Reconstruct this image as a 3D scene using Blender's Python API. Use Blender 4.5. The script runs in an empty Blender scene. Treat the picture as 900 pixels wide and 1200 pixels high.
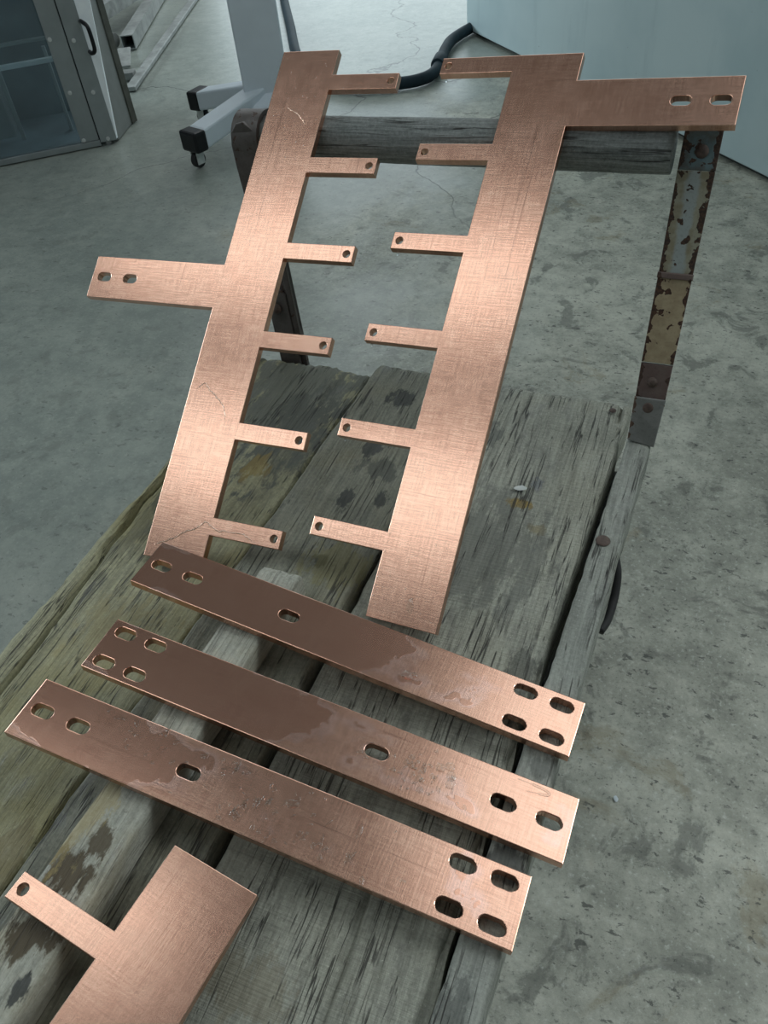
import bpy, bmesh, math, random
from math import sin, cos, pi, radians, sqrt
from mathutils import Vector, Matrix, noise
random.seed(4)
sc = bpy.context.scene
COL = sc.collection

# ------------------------------------------------------------------ camera, sky, lights
# World frame (metres): Z up, Y along the cart's planks, z = 0 at the deck's top, floor at FZ.
FZ = -0.33
cam = bpy.data.cameras.new('camera')
cam.sensor_fit = 'VERTICAL'; cam.sensor_height = 36.0; cam.lens = 919.06 / 1200 * 36.0
cam.clip_start = 0.02
camo = bpy.data.objects.new('camera', cam); COL.objects.link(camo)
RC = ((0.930952, -0.198807, 0.306273), (0.355862, 0.681883, -0.63906), (-0.081793, 0.703926, 0.705548))
camo.matrix_world = Matrix.Translation((0.068095, 0.0, 0.680946)) @ Matrix(RC).to_4x4()
sc.camera = camo

w = bpy.data.worlds.new('world'); sc.world = w; w.use_nodes = True
bg = w.node_tree.nodes['Background']
bg.inputs['Color'].default_value = (0.86, 0.98, 1.0, 1)      # dim daylight bounced around the workshop
bg.inputs['Strength'].default_value = 0.108

def area_light(name, loc, target, sx, sy, power, colour):
    l = bpy.data.lights.new(name, 'AREA'); l.shape = 'RECTANGLE'; l.size = sx; l.size_y = sy
    l.energy = power; l.color = colour
    o = bpy.data.objects.new(name, l); COL.objects.link(o)
    o.location = loc
    d = Vector(target) - Vector(loc)
    o.rotation_euler = d.to_track_quat('-Z', 'X' if abs(d.normalized().z) > .99 else 'Y').to_euler()
    return o
# translucent roof panels over the workshop, unseen added fills, and the open loading doors at its far end
def roof(name, x0, x1, y0, y1, z, power, colour=(1, .98, .95)):
    l = bpy.data.lights.new(name, 'AREA'); l.shape = 'RECTANGLE'; l.size = x1 - x0; l.size_y = y1 - y0
    l.energy = power; l.color = colour
    o = bpy.data.objects.new(name, l); COL.objects.link(o)
    o.location = ((x0 + x1) / 2, (y0 + y1) / 2, z)
    return o
def rad(r, x0, x1, y0, y1): return r * pi * (x1 - x0) * (y1 - y0)      # watts for a panel of radiance r
for nm, r, x0, x1, y0, y1 in (('roof_light', 2.5, -3.4, -0.85, 0.34, 0.74), ('roof_light.001', 2.5, -3.6, -0.8, -0.90, -0.35),
                              ('roof_light.002', 1.6, 0.08, 2.4, 0.9, 2.8), ('far_fill', 1.7, -4.0, 4.5, 3.8, 8.5),  # second panel here is unseen fill, added to brighten the floor
                              ('right_fill', 6.4, 2.0, 5.2, 1.5, 5.8)):  # unseen fill panel, added to brighten the right-hand floor
    roof(nm, x0, x1, y0, y1, 2.9, rad(r, x0, x1, y0, y1), (.93, .99, 1.0))
area_light('side_fill', (-7.0, 2.0, 1.6), (0.0, 2.6, 0.3), 5.0, 1.6, 215, (.82, .94, 1.0))  # unseen fill, added to light the cabinet and stand
area_light('open_loading_door', (-3.0, 11.0, 1.5), (-1.0, 2.0, -0.3), 7.0, 3.6, 150, (.78, .93, 1.0))

sc.view_settings.view_transform = 'Standard'; sc.view_settings.look = 'None'
sc.view_settings.gamma = 1.0; sc.view_settings.use_curve_mapping = False
sc.view_settings.exposure = 0.0

# ------------------------------------------------------------------ object helpers
def mesh_obj(name, verts, faces, mat, parent=None, smooth=False):
    me = bpy.data.meshes.new(name); me.from_pydata([tuple(v) for v in verts], [], faces); me.validate()
    if mat: me.materials.append(mat)
    if smooth: me.polygons.foreach_set('use_smooth', [True] * len(me.polygons))
    o = bpy.data.objects.new(name, me); COL.objects.link(o)
    if parent: o.parent = parent
    return o
def bm_obj(name, bm, mat, parent=None, smooth=False, autosmooth=None, recalc=True):
    if recalc: bmesh.ops.recalc_face_normals(bm, faces=bm.faces)
    me = bpy.data.meshes.new(name); bm.to_mesh(me); bm.free()
    if mat: me.materials.append(mat)
    if smooth or autosmooth: me.polygons.foreach_set('use_smooth', [True] * len(me.polygons))
    if autosmooth: me.set_sharp_from_angle(angle=radians(autosmooth))
    o = bpy.data.objects.new(name, me); COL.objects.link(o)
    if parent: o.parent = parent
    return o
def tag(o, label=None, cat=None, group=None, kind=None):
    if label: o['label'] = label
    if cat: o['category'] = cat
    if group: o['group'] = group
    if kind: o['kind'] = kind
    return o
def empty(name, label, cat, loc=(0, 0, 0), M=None, group=None):
    o = bpy.data.objects.new(name, None); COL.objects.link(o); o.empty_display_size = .05
    if M is not None: o.matrix_world = M
    else: o.location = loc
    return tag(o, label, cat, group)
def mat4(R, O): return Matrix.Translation(O) @ Matrix(R).to_4x4()
def frame(o, xa, ya):
    """matrix from an origin, an x axis and an approximate y axis"""
    X = Vector(xa).normalized(); Z = X.cross(Vector(ya)).normalized(); Y = Z.cross(X)
    return Matrix(((X.x, Y.x, Z.x, o[0]), (X.y, Y.y, Z.y, o[1]), (X.z, Y.z, Z.z, o[2]), (0, 0, 0, 1)))
def add_box(bm, lo, hi, M=None, bevel=0.0, seg=2):
    t = bmesh.new(); bmesh.ops.create_cube(t, size=1.0)
    for v in t.verts:
        v.co = Vector([lo[i] + (v.co[i] + .5) * (hi[i] - lo[i]) for i in range(3)])
    if bevel: bmesh.ops.bevel(t, geom=list(t.edges), offset=bevel, segments=seg, affect='EDGES', profile=.5)
    if M is not None: bmesh.ops.transform(t, matrix=M, verts=t.verts)
    me = bpy.data.meshes.new('tmp'); t.to_mesh(me); t.free(); bm.from_mesh(me); bpy.data.meshes.remove(me)
def add_cyl(bm, p0, p1, r0, r1=None, n=24, bevel=0.0):
    p0, p1 = Vector(p0), Vector(p1); r1 = r0 if r1 is None else r1
    t = bmesh.new(); d = p1 - p0
    bmesh.ops.create_cone(t, cap_ends=True, cap_tris=False, segments=n, radius1=r0, radius2=r1, depth=d.length)
    if bevel:
        bmesh.ops.bevel(t, geom=[e for e in t.edges if len(e.link_faces) == 2 and max(len(f.verts) for f in e.link_faces) > 4], offset=bevel, segments=2, affect='EDGES', profile=.5)
    M = Matrix.Translation((p0 + p1) / 2) @ d.to_track_quat('Z', 'Y').to_matrix().to_4x4()
    bmesh.ops.transform(t, matrix=M, verts=t.verts)
    me = bpy.data.meshes.new('tmp'); t.to_mesh(me); t.free(); bm.from_mesh(me); bpy.data.meshes.remove(me)
def smooth_path(pts, sub=8):
    P = [Vector(p) for p in pts]; P = [P[0] * 2 - P[1]] + P + [P[-1] * 2 - P[-2]]; out = []
    for i in range(1, len(P) - 2):
        a, b, c, d = P[i - 1:i + 3]
        for k in range(sub):
            t = k / sub
            out.append(.5 * (2 * b + (c - a) * t + (2 * a - 5 * b + 4 * c - d) * t * t + (3 * b - a - 3 * c + d) * t ** 3))
    out.append(P[-2]); return out
def add_tube(bm, pts, r, n=12, flat=1.0):
    """tube along points; r is a number or a list; flat squashes it in z"""
    pts = [Vector(p) for p in pts]; rings = []; up = Vector((0, 0, 1)); u = None
    for i, p in enumerate(pts):
        t = (pts[min(i + 1, len(pts) - 1)] - pts[max(i - 1, 0)]).normalized()
        if u is None: u = t.cross(up if abs(t.z) < .95 else Vector((1, 0, 0))).normalized()
        u = (u - t * u.dot(t)).normalized(); v = t.cross(u)
        rr = r[i] if isinstance(r, (list, tuple)) else r
        ring = []
        for k in range(n):
            q = (u * cos(2 * pi * k / n) + v * sin(2 * pi * k / n)) * rr; q.z *= flat
            ring.append(bm.verts.new(p + q))
        rings.append(ring)
    for a, b in zip(rings, rings[1:]):
        for k in range(n): bm.faces.new((a[k], a[(k + 1) % n], b[(k + 1) % n], b[k]))
    bm.faces.new(rings[0][::-1]); bm.faces.new(rings[-1])
def plate_mesh(name, outline, holes, th, bevel):
    """flat plate with real holes: outline in local xy, top face at z = 0"""
    cu = bpy.data.curves.new('tmp', 'CURVE'); cu.dimensions = '2D'; cu.fill_mode = 'BOTH'
    cu.extrude = th / 2 - bevel; cu.bevel_depth = bevel; cu.offset = -bevel; cu.bevel_resolution = 1
    for loop in [outline] + holes:
        s = cu.splines.new('POLY'); s.points.add(len(loop) - 1); s.use_cyclic_u = True
        for p, q in zip(s.points, loop): p.co = (q[0], q[1], 0, 1)
    t = bpy.data.objects.new('tmp', cu); COL.objects.link(t)
    dg = bpy.context.evaluated_depsgraph_get(); dg.update()
    me = bpy.data.meshes.new_from_object(t.evaluated_get(dg)); me.name = name
    bpy.data.objects.remove(t); bpy.data.curves.remove(cu)
    bm = bmesh.new(); bm.from_mesh(me)
    bmesh.ops.remove_doubles(bm, verts=bm.verts, dist=1e-6)
    for v in bm.verts: v.co.z -= th / 2
    bm.normal_update()
    for f in bm.faces: f.material_index = 1 if abs(f.normal.z) < .4 else 0
    bm.to_mesh(me); bm.free()
    me.materials.clear()
    me.polygons.foreach_set('use_smooth', [False] * len(me.polygons))
    return me
def slot(cx, cy, L=.0228, Wd=.0122, n=9):
    h = (L - Wd) / 2; r = Wd / 2; out = []
    for k in range(n): a = -pi / 2 + pi * k / (n - 1); out.append((cx + h + r * cos(a), cy + r * sin(a)))
    for k in range(n): a = pi / 2 + pi * k / (n - 1); out.append((cx - h + r * cos(a), cy + r * sin(a)))
    return out
def circ(cx, cy, r, n=20): return [(cx + r * cos(2 * pi * k / n), cy + r * sin(2 * pi * k / n)) for k in range(n)]

# ------------------------------------------------------------------ material helpers
class NT:
    def __init__(s, name):
        s.m = bpy.data.materials.new(name); s.m.use_nodes = True; s.t = s.m.node_tree
        s.b = s.t.nodes['Principled BSDF']; s.out = s.t.nodes['Material Output']
        s.tc = s.t.nodes.new('ShaderNodeTexCoord')
    def n(s, kind, **kw):
        nd = s.t.nodes.new('ShaderNode' + kind)
        for k, v in kw.items(): setattr(nd, k, v)
        return nd
    def link(s, a, b): s.t.links.new(a, b)
    def put(s, sock, v):
        if hasattr(v, 'links') or isinstance(v, bpy.types.NodeSocket): s.link(v, sock)
        elif isinstance(v, (tuple, list)) and len(v) == 3 and sock.type == 'RGBA': sock.default_value = (*v, 1)
        else: sock.default_value = v
    def coord(s, scale=(1, 1, 1), loc=(0, 0, 0), rot=(0, 0, 0), src=None):
        mp = s.n('Mapping'); s.link(src or s.tc.outputs['Object'], mp.inputs[0])
        mp.inputs['Location'].default_value = loc; mp.inputs['Rotation'].default_value = rot
        mp.inputs['Scale'].default_value = scale if isinstance(scale, (tuple, list)) else (scale,) * 3
        return mp.outputs[0]
    def noise(s, vec, scale=1.0, detail=4, rough=.55, dist=0.0):
        nd = s.n('TexNoise'); s.link(vec, nd.inputs['Vector'])
        nd.inputs['Scale'].default_value = scale; nd.inputs['Detail'].default_value = detail
        nd.inputs['Roughness'].default_value = rough; nd.inputs['Distortion'].default_value = dist
        return nd.outputs['Fac']
    def math(s, op, a, b=0.0, clamp=False):
        nd = s.n('Math', operation=op, use_clamp=clamp); s.put(nd.inputs[0], a); s.put(nd.inputs[1], b); return nd.outputs[0]
    def ss(s, v, lo, hi, a=0.0, b=1.0):
        nd = s.n('MapRange', interpolation_type='SMOOTHSTEP')
        if lo > hi: lo, hi, a, b = hi, lo, b, a
        s.put(nd.inputs['Value'], v)
        nd.inputs['From Min'].default_value = lo; nd.inputs['From Max'].default_value = hi
        nd.inputs['To Min'].default_value = a; nd.inputs['To Max'].default_value = b
        return nd.outputs[0]
    def mix(s, f, a, b):
        nd = s.n('Mix', data_type='RGBA'); s.put(nd.inputs[0], f); s.put(nd.inputs[6], a); s.put(nd.inputs[7], b); return nd.outputs[2]
    def mixf(s, f, a, b):
        nd = s.n('Mix', data_type='FLOAT'); s.put(nd.inputs[0], f); s.put(nd.inputs[2], a); s.put(nd.inputs[3], b); return nd.outputs[0]
    def bump(s, h, strength=.3, dist=.001, base=None):
        nd = s.n('Bump'); s.put(nd.inputs['Height'], h); nd.inputs['Strength'].default_value = strength
        nd.inputs['Distance'].default_value = dist
        if base: s.link(base, nd.inputs['Normal'])
        return nd.outputs[0]
    def sep(s, vec):
        nd = s.n('SeparateXYZ'); s.link(vec, nd.inputs[0]); return nd.outputs
    def done(s, col=None, rough=None, metal=None, normal=None, **kw):
        for k, v in (('Base Color', col), ('Roughness', rough), ('Metallic', metal), ('Normal', normal)):
            if v is not None: s.put(s.b.inputs[k], v)
        for k, v in kw.items(): s.put(s.b.inputs[k], v)
        return s.m

def plain(name, col, rough=.5, metal=0.0, var=.15, scale=30, bump=.1):
    t = NT(name); c = t.coord()
    n1 = t.noise(c, scale, 5); n2 = t.noise(c, scale * .17, 3)
    f = t.math('ADD', t.math('MULTIPLY', n1, .5), t.math('MULTIPLY', n2, .5))
    d = tuple(x * (1 - var) for x in col); l = tuple(min(1, x * (1 + var)) for x in col)
    return t.done(t.mix(t.ss(f, .35, .65), d, l), rough, metal, t.bump(n1, bump, .001))

def copper(name, seed=0.0, wet=None, grid=1.0, half=None, drift=(0, 0)):
    """cold-rolled copper: woven rolling marks, smudges; wet = (x_from, x_to, amount) a water film left on part of it"""
    t = NT(name); P = t.coord(1, (seed * 3.1, seed * 1.7, seed)); O = t.tc.outputs['Object']
    X, Y, Z = t.sep(O)
    wob = t.noise(P, 60, 2)
    # rolling marks in both directions: stretched noise
    gx = t.noise(t.coord((560, 34, 34), (seed, 0, 0)), 1, 2, .6)
    gy = t.noise(t.coord((34, 560, 34), (0, seed, 0)), 1, 2, .6)
    lx = t.ss(t.noise(t.coord((150, 3, 3), (seed * 2, 0, 0)), 1, 3, .7), .60, .72)
    ly = t.ss(t.noise(t.coord((3, 150, 3), (0, seed * 2, 0)), 1, 3, .7), .60, .72)
    weave = t.math('ADD', gx, gy)
    fine = t.noise(P, 420, 3, .6)
    big = t.noise(P, 9, 4, .6, .6); mid = t.noise(P, 38, 5, .6, .4)
    smudge = t.math('ADD', t.math('MULTIPLY', big, .6), t.math('MULTIPLY', mid, .4))
    base = t.mix(t.ss(smudge, .30, .70), (.77, .445, .325), (.865, .535, .40))
    base = t.mix(t.math('MULTIPLY', t.math('MAXIMUM', lx, ly), .55 * grid), base, (.46, .255, .19))
    base = t.mix(t.math('MULTIPLY', t.ss(weave, .92, 1.20), .32 * grid), base, (.52, .29, .215))
    base = t.mix(t.math('MULTIPLY', t.ss(weave, .98, .80), .24 * grid), base, (.93, .64, .50))
    base = t.mix(t.math('MULTIPLY', t.ss(fine, .54, .70), .22), base, (.58, .34, .26))
    rough = t.mixf(t.ss(smudge, .30, .70), .225, .265)
    h = t.math('ADD', t.math('MULTIPLY', weave, .8 * grid), t.math('MULTIPLY', fine, .5))
    nrm = t.bump(h, .12, .0004)
    if wet:
        x0, x1, amt = wet
        edge = t.math('ADD', t.math('MULTIPLY', t.noise(P, 14, 4, .55, .5), 1.0), t.math('MULTIPLY', t.noise(P, 55, 3, .5), .16))
        g = t.ss(X, x0, x1, .24, -.24)
        if half:                                   # dries first along the borders
            b = t.ss(t.math('ABSOLUTE', Y), half * .55, half, 0.0, .14)
            g = t.math('SUBTRACT', g, b)
            e = t.ss(X, -.165, -.225, 0.0, .18)
            g = t.math('SUBTRACT', g, e)
        f = t.math('ADD', edge, g)
        mask = t.ss(f, .50, .515); rim = t.math('MULTIPLY', mask, t.ss(f, .56, .51))
        base = t.mix(t.math('MULTIPLY', mask, amt), base, (.70, .37, .265))
        dry = t.math('MULTIPLY', t.ss(f, .40, .50), t.math('SUBTRACT', 1.0, mask))
        base = t.mix(t.math('MULTIPLY', dry, .45), base, (.86, .60, .54))
        rough = t.mixf(mask, rough, .22)
        nrm = t.bump(t.math('MULTIPLY', h, t.math('SUBTRACT', 1.0, t.math('MULTIPLY', mask, .85))), .12, .0004)
        nrm = t.bump(mask, .2, .0003, nrm)
    return t.done(base, rough, 1.0, nrm)

def wood(name, dark, light, moss=(.20, .19, .08), moss_amt=.3, stain_amt=.5, seed=0.0, saw=0.0, crack=1.0, stains=()):
    t = NT(name); L = (seed * 1.3, seed * 2.1, seed * .7)
    P = t.coord(1, L)
    warp = t.noise(t.coord((6, 2.5, 6), L), 1, 3)
    wv = t.n('VectorMath', operation='MULTIPLY_ADD'); 
    cmb = t.n('CombineXYZ'); t.link(t.math('MULTIPLY', warp, .012), cmb.inputs[0])
    t.link(P, wv.inputs[0]); wv.inputs[1].default_value = (1, 1, 1); t.link(cmb.outputs[0], wv.inputs[2])
    W = wv.outputs[0]
    g1 = t.noise(t.coord((330, 15, 330), src=W), 1, 5, .7)
    g2 = t.noise(t.coord((85, 6, 85), src=W), 1, 6, .7)
    ck = t.math('ABSOLUTE', t.math('SUBTRACT', t.noise(t.coord((60, .9, 60), src=W), 1, 3, .55), .5))
    ck2 = t.math('ABSOLUTE', t.math('SUBTRACT', t.noise(t.coord((85, 3.2, 85), (3, 1, 2), src=W), 1, 3, .6), .5))
    gate = t.ss(t.noise(P, 7, 3), .54, .64)
    cr = t.math('MAXIMUM', t.math('MULTIPLY', t.ss(ck, .006, .001), t.math('MULTIPLY', gate, crack)), t.math('MAXIMUM', t.math('MULTIPLY', t.ss(ck2, .020, .005), t.math('MULTIPLY', t.ss(t.noise(t.coord((26, 9, 26), (8, 1, 2)), 1, 4), .44, .56), .8 * crack)), t.math('MULTIPLY', t.ss(t.noise(t.coord((150, 22, 150), (3, 1, 2), src=W), 1, 3, .6), .66, .72), .6 * crack)))
    blot = t.noise(P, 7, 5, .6, .3); blot2 = t.noise(t.coord((34, 15, 34), (seed, 5, 1)), 1, 6, .68, .3)
    f = t.math('ADD', t.math('MULTIPLY', g1, .55), t.math('MULTIPLY', g2, .45))
    col = t.mix(t.ss(t.math('ADD', t.math('MULTIPLY', f, .7), t.math('MULTIPLY', t.noise(P, 240, 5, .75), .3)), .34, .66), dark, light)
    col = t.mix(t.math('MULTIPLY', t.ss(blot, .45, .68), moss_amt), col, moss)
    col = t.mix(t.math('MULTIPLY', t.ss(blot2, .54, .70), stain_amt), col, tuple(c * .38 for c in dark))
    fx = t.noise(P, 300, 5, .75); col = t.mix(t.math('MULTIPLY', t.ss(fx, .42, .28), .55), col, tuple(c * .45 for c in dark)); col = t.mix(t.math('MULTIPLY', t.ss(fx, .58, .70), .45), col, tuple(min(1, c * 1.5) for c in light))
    damp = 0.0
    X, Y, Z = t.sep(t.tc.outputs['Object'])
    for (sx, sy, rx, ry, scol, amt) in stains:     # water and oil soaked in at these spots
        dx = t.math('DIVIDE', t.math('SUBTRACT', X, sx), rx); dy = t.math('DIVIDE', t.math('SUBTRACT', Y, sy), ry)
        d = t.math('SQRT', t.math('ADD', t.math('MULTIPLY', dx, dx), t.math('MULTIPLY', dy, dy)))
        d = t.math('ADD', d, t.math('MULTIPLY', t.math('SUBTRACT', t.noise(t.coord((60, 24, 60)), 1, 6, .72), .5), 3.8))
        m = t.math('MULTIPLY', t.ss(d, 1.0, .62), amt)
        col = t.mix(m, col, scol)
    col = t.mix(cr, col, (.018, .017, .015))
    h = t.math('ADD', t.math('MULTIPLY', g1, 1.0), t.math('MULTIPLY', g2, .7))
    if saw:
        sm = t.noise(t.coord((6, 420, 6), (seed, 0, 0)), 1, 2, .5)
        h = t.math('ADD', h, t.math('MULTIPLY', sm, saw))
        col = t.mix(t.math('MULTIPLY', t.ss(sm, .5, .7), .25 * saw), col, tuple(c * .6 for c in dark))
    h = t.math('SUBTRACT', h, t.math('MULTIPLY', cr, 1.5))
    rough = t.mixf(t.ss(blot2, .5, .64), .78, .5)
    return t.done(col, rough, 0.0, t.bump(h, .75, .0022))

# concrete
def concrete():
    t = NT('concrete'); P = t.coord(); X, Y, Z = t.sep(t.tc.outputs['Object'])
    a = t.noise(P, 1.1, 5, .6, .4); b = t.noise(P, 5, 6, .68, .3); c = t.noise(P, 26, 6, .7); d = t.noise(P, 130, 5, .75); e = t.noise(P, 420, 4, .7)
    st = t.noise(t.coord(1, (4, 7, 2)), 12, 7, .68, .5); st2 = t.noise(t.coord(1, (9, 1, 2)), 6, 6, .66, .4); pit = t.noise(t.coord((1, 1.6, 1), (1, 2, 5)), 55, 5, .62, .3)
    # damp, swept-smooth concrete on the left; dry and gritty on the right
    damp = t.ss(t.math('ADD', t.math('MULTIPLY', t.math('SUBTRACT', t.noise(t.coord(1, (2, 3, 8)), 1.6, 5, .6, .4), .5), 2.6), t.math('MULTIPLY', X, -1.1)), .40, 1.15)
    dry = t.math('SUBTRACT', 1.0, damp)
    f = t.math('ADD', t.math('ADD', t.math('MULTIPLY', a, .3), t.math('MULTIPLY', b, .3)), t.math('MULTIPLY', c, .4))
    col = t.mix(t.ss(f, .38, .62), (.285, .298, .252), (.575, .59, .505))
    col = t.mix(t.math('MULTIPLY', damp, .62), col, (.18, .225, .215))
    grit = t.math('ADD', t.math('MULTIPLY', dry, .55), .25)
    col = t.mix(t.math('MULTIPLY', t.ss(d, .54, .70), grit), col, (.11, .12, .108))
    col = t.mix(t.math('MULTIPLY', t.ss(d, .46, .30), grit), col, (.60, .63, .57))
    col = t.mix(t.math('MULTIPLY', t.ss(e, .58, .72), .35), col, (.12, .13, .12))
    col = t.mix(t.math('MULTIPLY', t.ss(st, .55, .63), t.math('ADD', .25, t.math('MULTIPLY', dry, .35))), col, (.115, .125, .108))
    col = t.mix(t.math('MULTIPLY', t.ss(st2, .58, .66), t.math('MULTIPLY', dry, .45)), col, (.24, .20, .11))
    col = t.mix(t.math('MULTIPLY', t.ss(pit, .615, .66), t.math('ADD', .42, t.math('MULTIPLY', dry, .33))), col, (.06, .066, .06))
    vr = t.n('TexVoronoi', feature='DISTANCE_TO_EDGE')
    wv = t.n('VectorMath', operation='ADD'); nz = t.n('TexNoise'); nz.inputs['Scale'].default_value = 2.5; nz.inputs['Detail'].default_value = 6
    t.link(P, nz.inputs['Vector']); sc_ = t.n('VectorMath', operation='SCALE'); t.link(nz.outputs['Color'], sc_.inputs[0]); sc_.inputs['Scale'].default_value = .5
    t.link(P, wv.inputs[0]); t.link(sc_.outputs[0], wv.inputs[1]); t.link(wv.outputs[0], vr.inputs['Vector']); vr.inputs['Scale'].default_value = .5
    ck = t.math('MULTIPLY', t.ss(vr.outputs['Distance'], .003, .0008), t.ss(Y, 1.8, 2.4))
    col = t.mix(t.math('MULTIPLY', ck, .6), col, (.05, .055, .055))
    rough = t.mixf(damp, .62, .30)
    h = t.math('ADD', t.math('MULTIPLY', d, t.math('ADD', .25, t.math('MULTIPLY', dry, .7))), t.math('SUBTRACT', t.math('MULTIPLY', c, .6), ck))
    return t.done(col, rough, 0.0, t.bump(h, .4, .0025))
M_floor = concrete()

def rusty(name, paint, paint2, amount, seed=0.0, rust=(.075, .040, .026), rust2=(.16, .085, .045), half=None, paint3=None):
    """flaking paint; half = half width of a strap whose edges rust first"""
    t = NT(name); P = t.coord(1, (seed, seed * 2, seed * 3))
    X, Y, Z = t.sep(t.tc.outputs['Object'])
    a = t.noise(P, 85, 4, .5, .2); b = t.noise(P, 30, 4); c = t.noise(P, 300, 3)
    f = t.math('ADD', t.math('MULTIPLY', a, .7), t.math('MULTIPLY', b, .3))
    if half:
        f = t.math('ADD', f, t.ss(t.math('ABSOLUTE', X), half * .55, half * 1.02, 0.0, .19))
    m = t.ss(f, amount, amount + .012)
    pc = t.mix(t.ss(t.noise(P, 40, 5, .6), .40, .62), paint, paint2)
    if paint3: pc = t.mix(t.ss(t.math('ADD', t.math('ABSOLUTE', X), t.math('MULTIPLY', t.math('SUBTRACT', b, .5), .02)), .010, .004, 0.0, .8), pc, paint3)
    pc = t.mix(t.math('MULTIPLY', t.ss(c, .5, .7), .3), pc, tuple(q * .5 for q in paint))
    rc = t.mix(t.ss(c, .4, .65), rust, rust2)
    return t.done(t.mix(m, pc, rc), t.mixf(m, .42, .8), 0.0, t.bump(t.math('SUBTRACT', t.math('MULTIPLY', c, .3), m), .5, .0012))

# ------------------------------------------------------------------ floor
bm = bmesh.new()
bmesh.ops.create_grid(bm, x_segments=60, y_segments=60, size=11.0)
for v in bm.verts:
    v.co += Vector((-1.2, 3.2, FZ)); v.co.z += .004 * (noise.noise(v.co * 1.1) - .5) - .001
fl = bm_obj('floor', bm, M_floor, smooth=True); fl['kind'] = 'structure'
fl['label'] = 'stained grey concrete workshop floor'

# ------------------------------------------------------------------ hand cart
cart = empty('hand_cart', 'low old wooden platform cart with weathered plank deck and rusty handle frame', 'cart', (0, 0, FZ))
CT = Matrix.Translation((0, 0, -FZ))
def part(o): o.parent = cart; o.matrix_parent_inverse = CT; return o

def plank(name, xl, xr, y0, y1, top, th, mat, r_l=.006, r_r=.006, amp=.0025, grooves=(), ncol=26, ny=90, seed=0.0, end_noise=.008, edge_noise=.002):
    """worn board: xl(y), xr(y) are its edges; grooves = [(x(y), half width, depth(y))]"""
    verts, faces = [], []
    us = [i / (ncol - 1) for i in range(ncol)]
    us[1:1] = [.012, .028]; us[-1:-1] = [.972, .988]; us = sorted(set(us))
    rows = []
    for j in range(ny + 1):
        v = j / ny; yy = y0 + (y1 - y0) * v
        a = xl(yy) + edge_noise * (noise.noise((seed, yy * 30, 1)) + .6 * noise.noise((seed, yy * 90, 2)))
        b = xr(yy) + edge_noise * (noise.noise((seed, yy * 28, 5)) + .6 * noise.noise((seed, yy * 95, 6)))
        xs = [a + (b - a) * u for u in us]
        for gx, gw, gd in grooves:
            c = gx(yy)
            for q in (-1.6, -.7, 0, .7, 1.6):     # pull the nearest columns onto the groove
                i = min(range(2, len(xs) - 2), key=lambda k: abs(us[k] - ((gx(.4) + q * gw) - xl(.4)) / (xr(.4) - xl(.4))))
                xs[i] = c + q * gw
        xs = sorted(xs)
        row = []
        for x in xs:
            z = top + amp * (noise.noise((x * 14 + seed, yy * 5, seed)) + .5 * noise.noise((x * 60 + seed, yy * 14, seed + 3)))
            dl, dr = x - a, b - x
            for d, r in ((dl, r_l), (dr, r_r)):
                if d < r: z -= r - sqrt(max(0, r * r - (r - d) ** 2))
            de = min(yy - y0, y1 - yy)
            if de < .006: z -= .003 * (1 - de / .006)
            for gx, gw, gd in grooves:
                q = abs(x - gx(yy)) / gw
                if q < 1.7: z -= gd(yy) * max(0, 1 - (q / 1.7) ** 2)
            yy2 = yy
            if j in (0, ny): yy2 += end_noise * (noise.noise((x * 14, seed, j)) + .7 * noise.noise((x * 170, seed, j)))
            row.append(len(verts)); verts.append((x, yy2, z))
        rows.append(row)
    nc = len(rows[0])
    for j in range(ny):
        for i in range(nc - 1): faces.append((rows[j][i], rows[j][i + 1], rows[j + 1][i + 1], rows[j + 1][i]))
    loop = rows[0][:] + [rows[j][-1] for j in range(1, ny + 1)] + rows[ny][-2::-1] + [rows[j][0] for j in range(ny - 1, 0, -1)]
    base = len(verts)
    for k in loop: x, y, z = verts[k]; verts.append((x, y, top - th))
    n = len(loop)
    for k in range(n): faces.append((loop[(k + 1) % n], loop[k], base + k, base + (k + 1) % n))
    faces.append(tuple(base + k for k in range(n - 1, -1, -1)))
    o = mesh_obj(name, verts, faces, mat, None, True)
    o.data.set_sharp_from_angle(angle=radians(50))
    return part(o)

GD = (.10, .112, .102); GL = (.245, .262, .240)
OIL = (.030, .034, .034)
m_beam = wood('beam_wood', (.185, .187, .12), (.45, .44, .285), (.27, .235, .085), .55, .45, 1.0,
              stains=((-.455, .84, .13, .20, (.125, .137, .122), .8), (-.41, .74, .07, .12, (.085, .092, .08), .6), (-.431, .660, .020, .030, (.30, .215, .05), .6), (-.449, .478, .015, .032, OIL, .7), (-.50, .575, .05, .035, (.06, .06, .045), .6), (-.53, .50, .02, .10, (.09, .09, .06), .45), (-.45, .36, .06, .06, (.34, .27, .10), .3), (-.41, .10, .06, .05, (.16, .12, .05), .5)))
m_centre = wood('centre_wood', (.115, .122, .098), (.31, .315, .25), (.20, .165, .07), .30, .5, 2.0,
                stains=((-.282, .727, .016, .024, OIL, .8), (-.284, .835, .022, .024, OIL, .8), (-.282, .624, .013, .020, OIL, .8), (-.240, .634, .010, .020, OIL, .8), (-.262, .69, .035, .022, (.07, .075, .065), .7), (-.272, .520, .014, .014, OIL, .7), (-.25, .52, .05, .04, (.22, .20, .07), .45), (-.30, .30, .02, .06, (.09, .09, .05), .5)))
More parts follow.
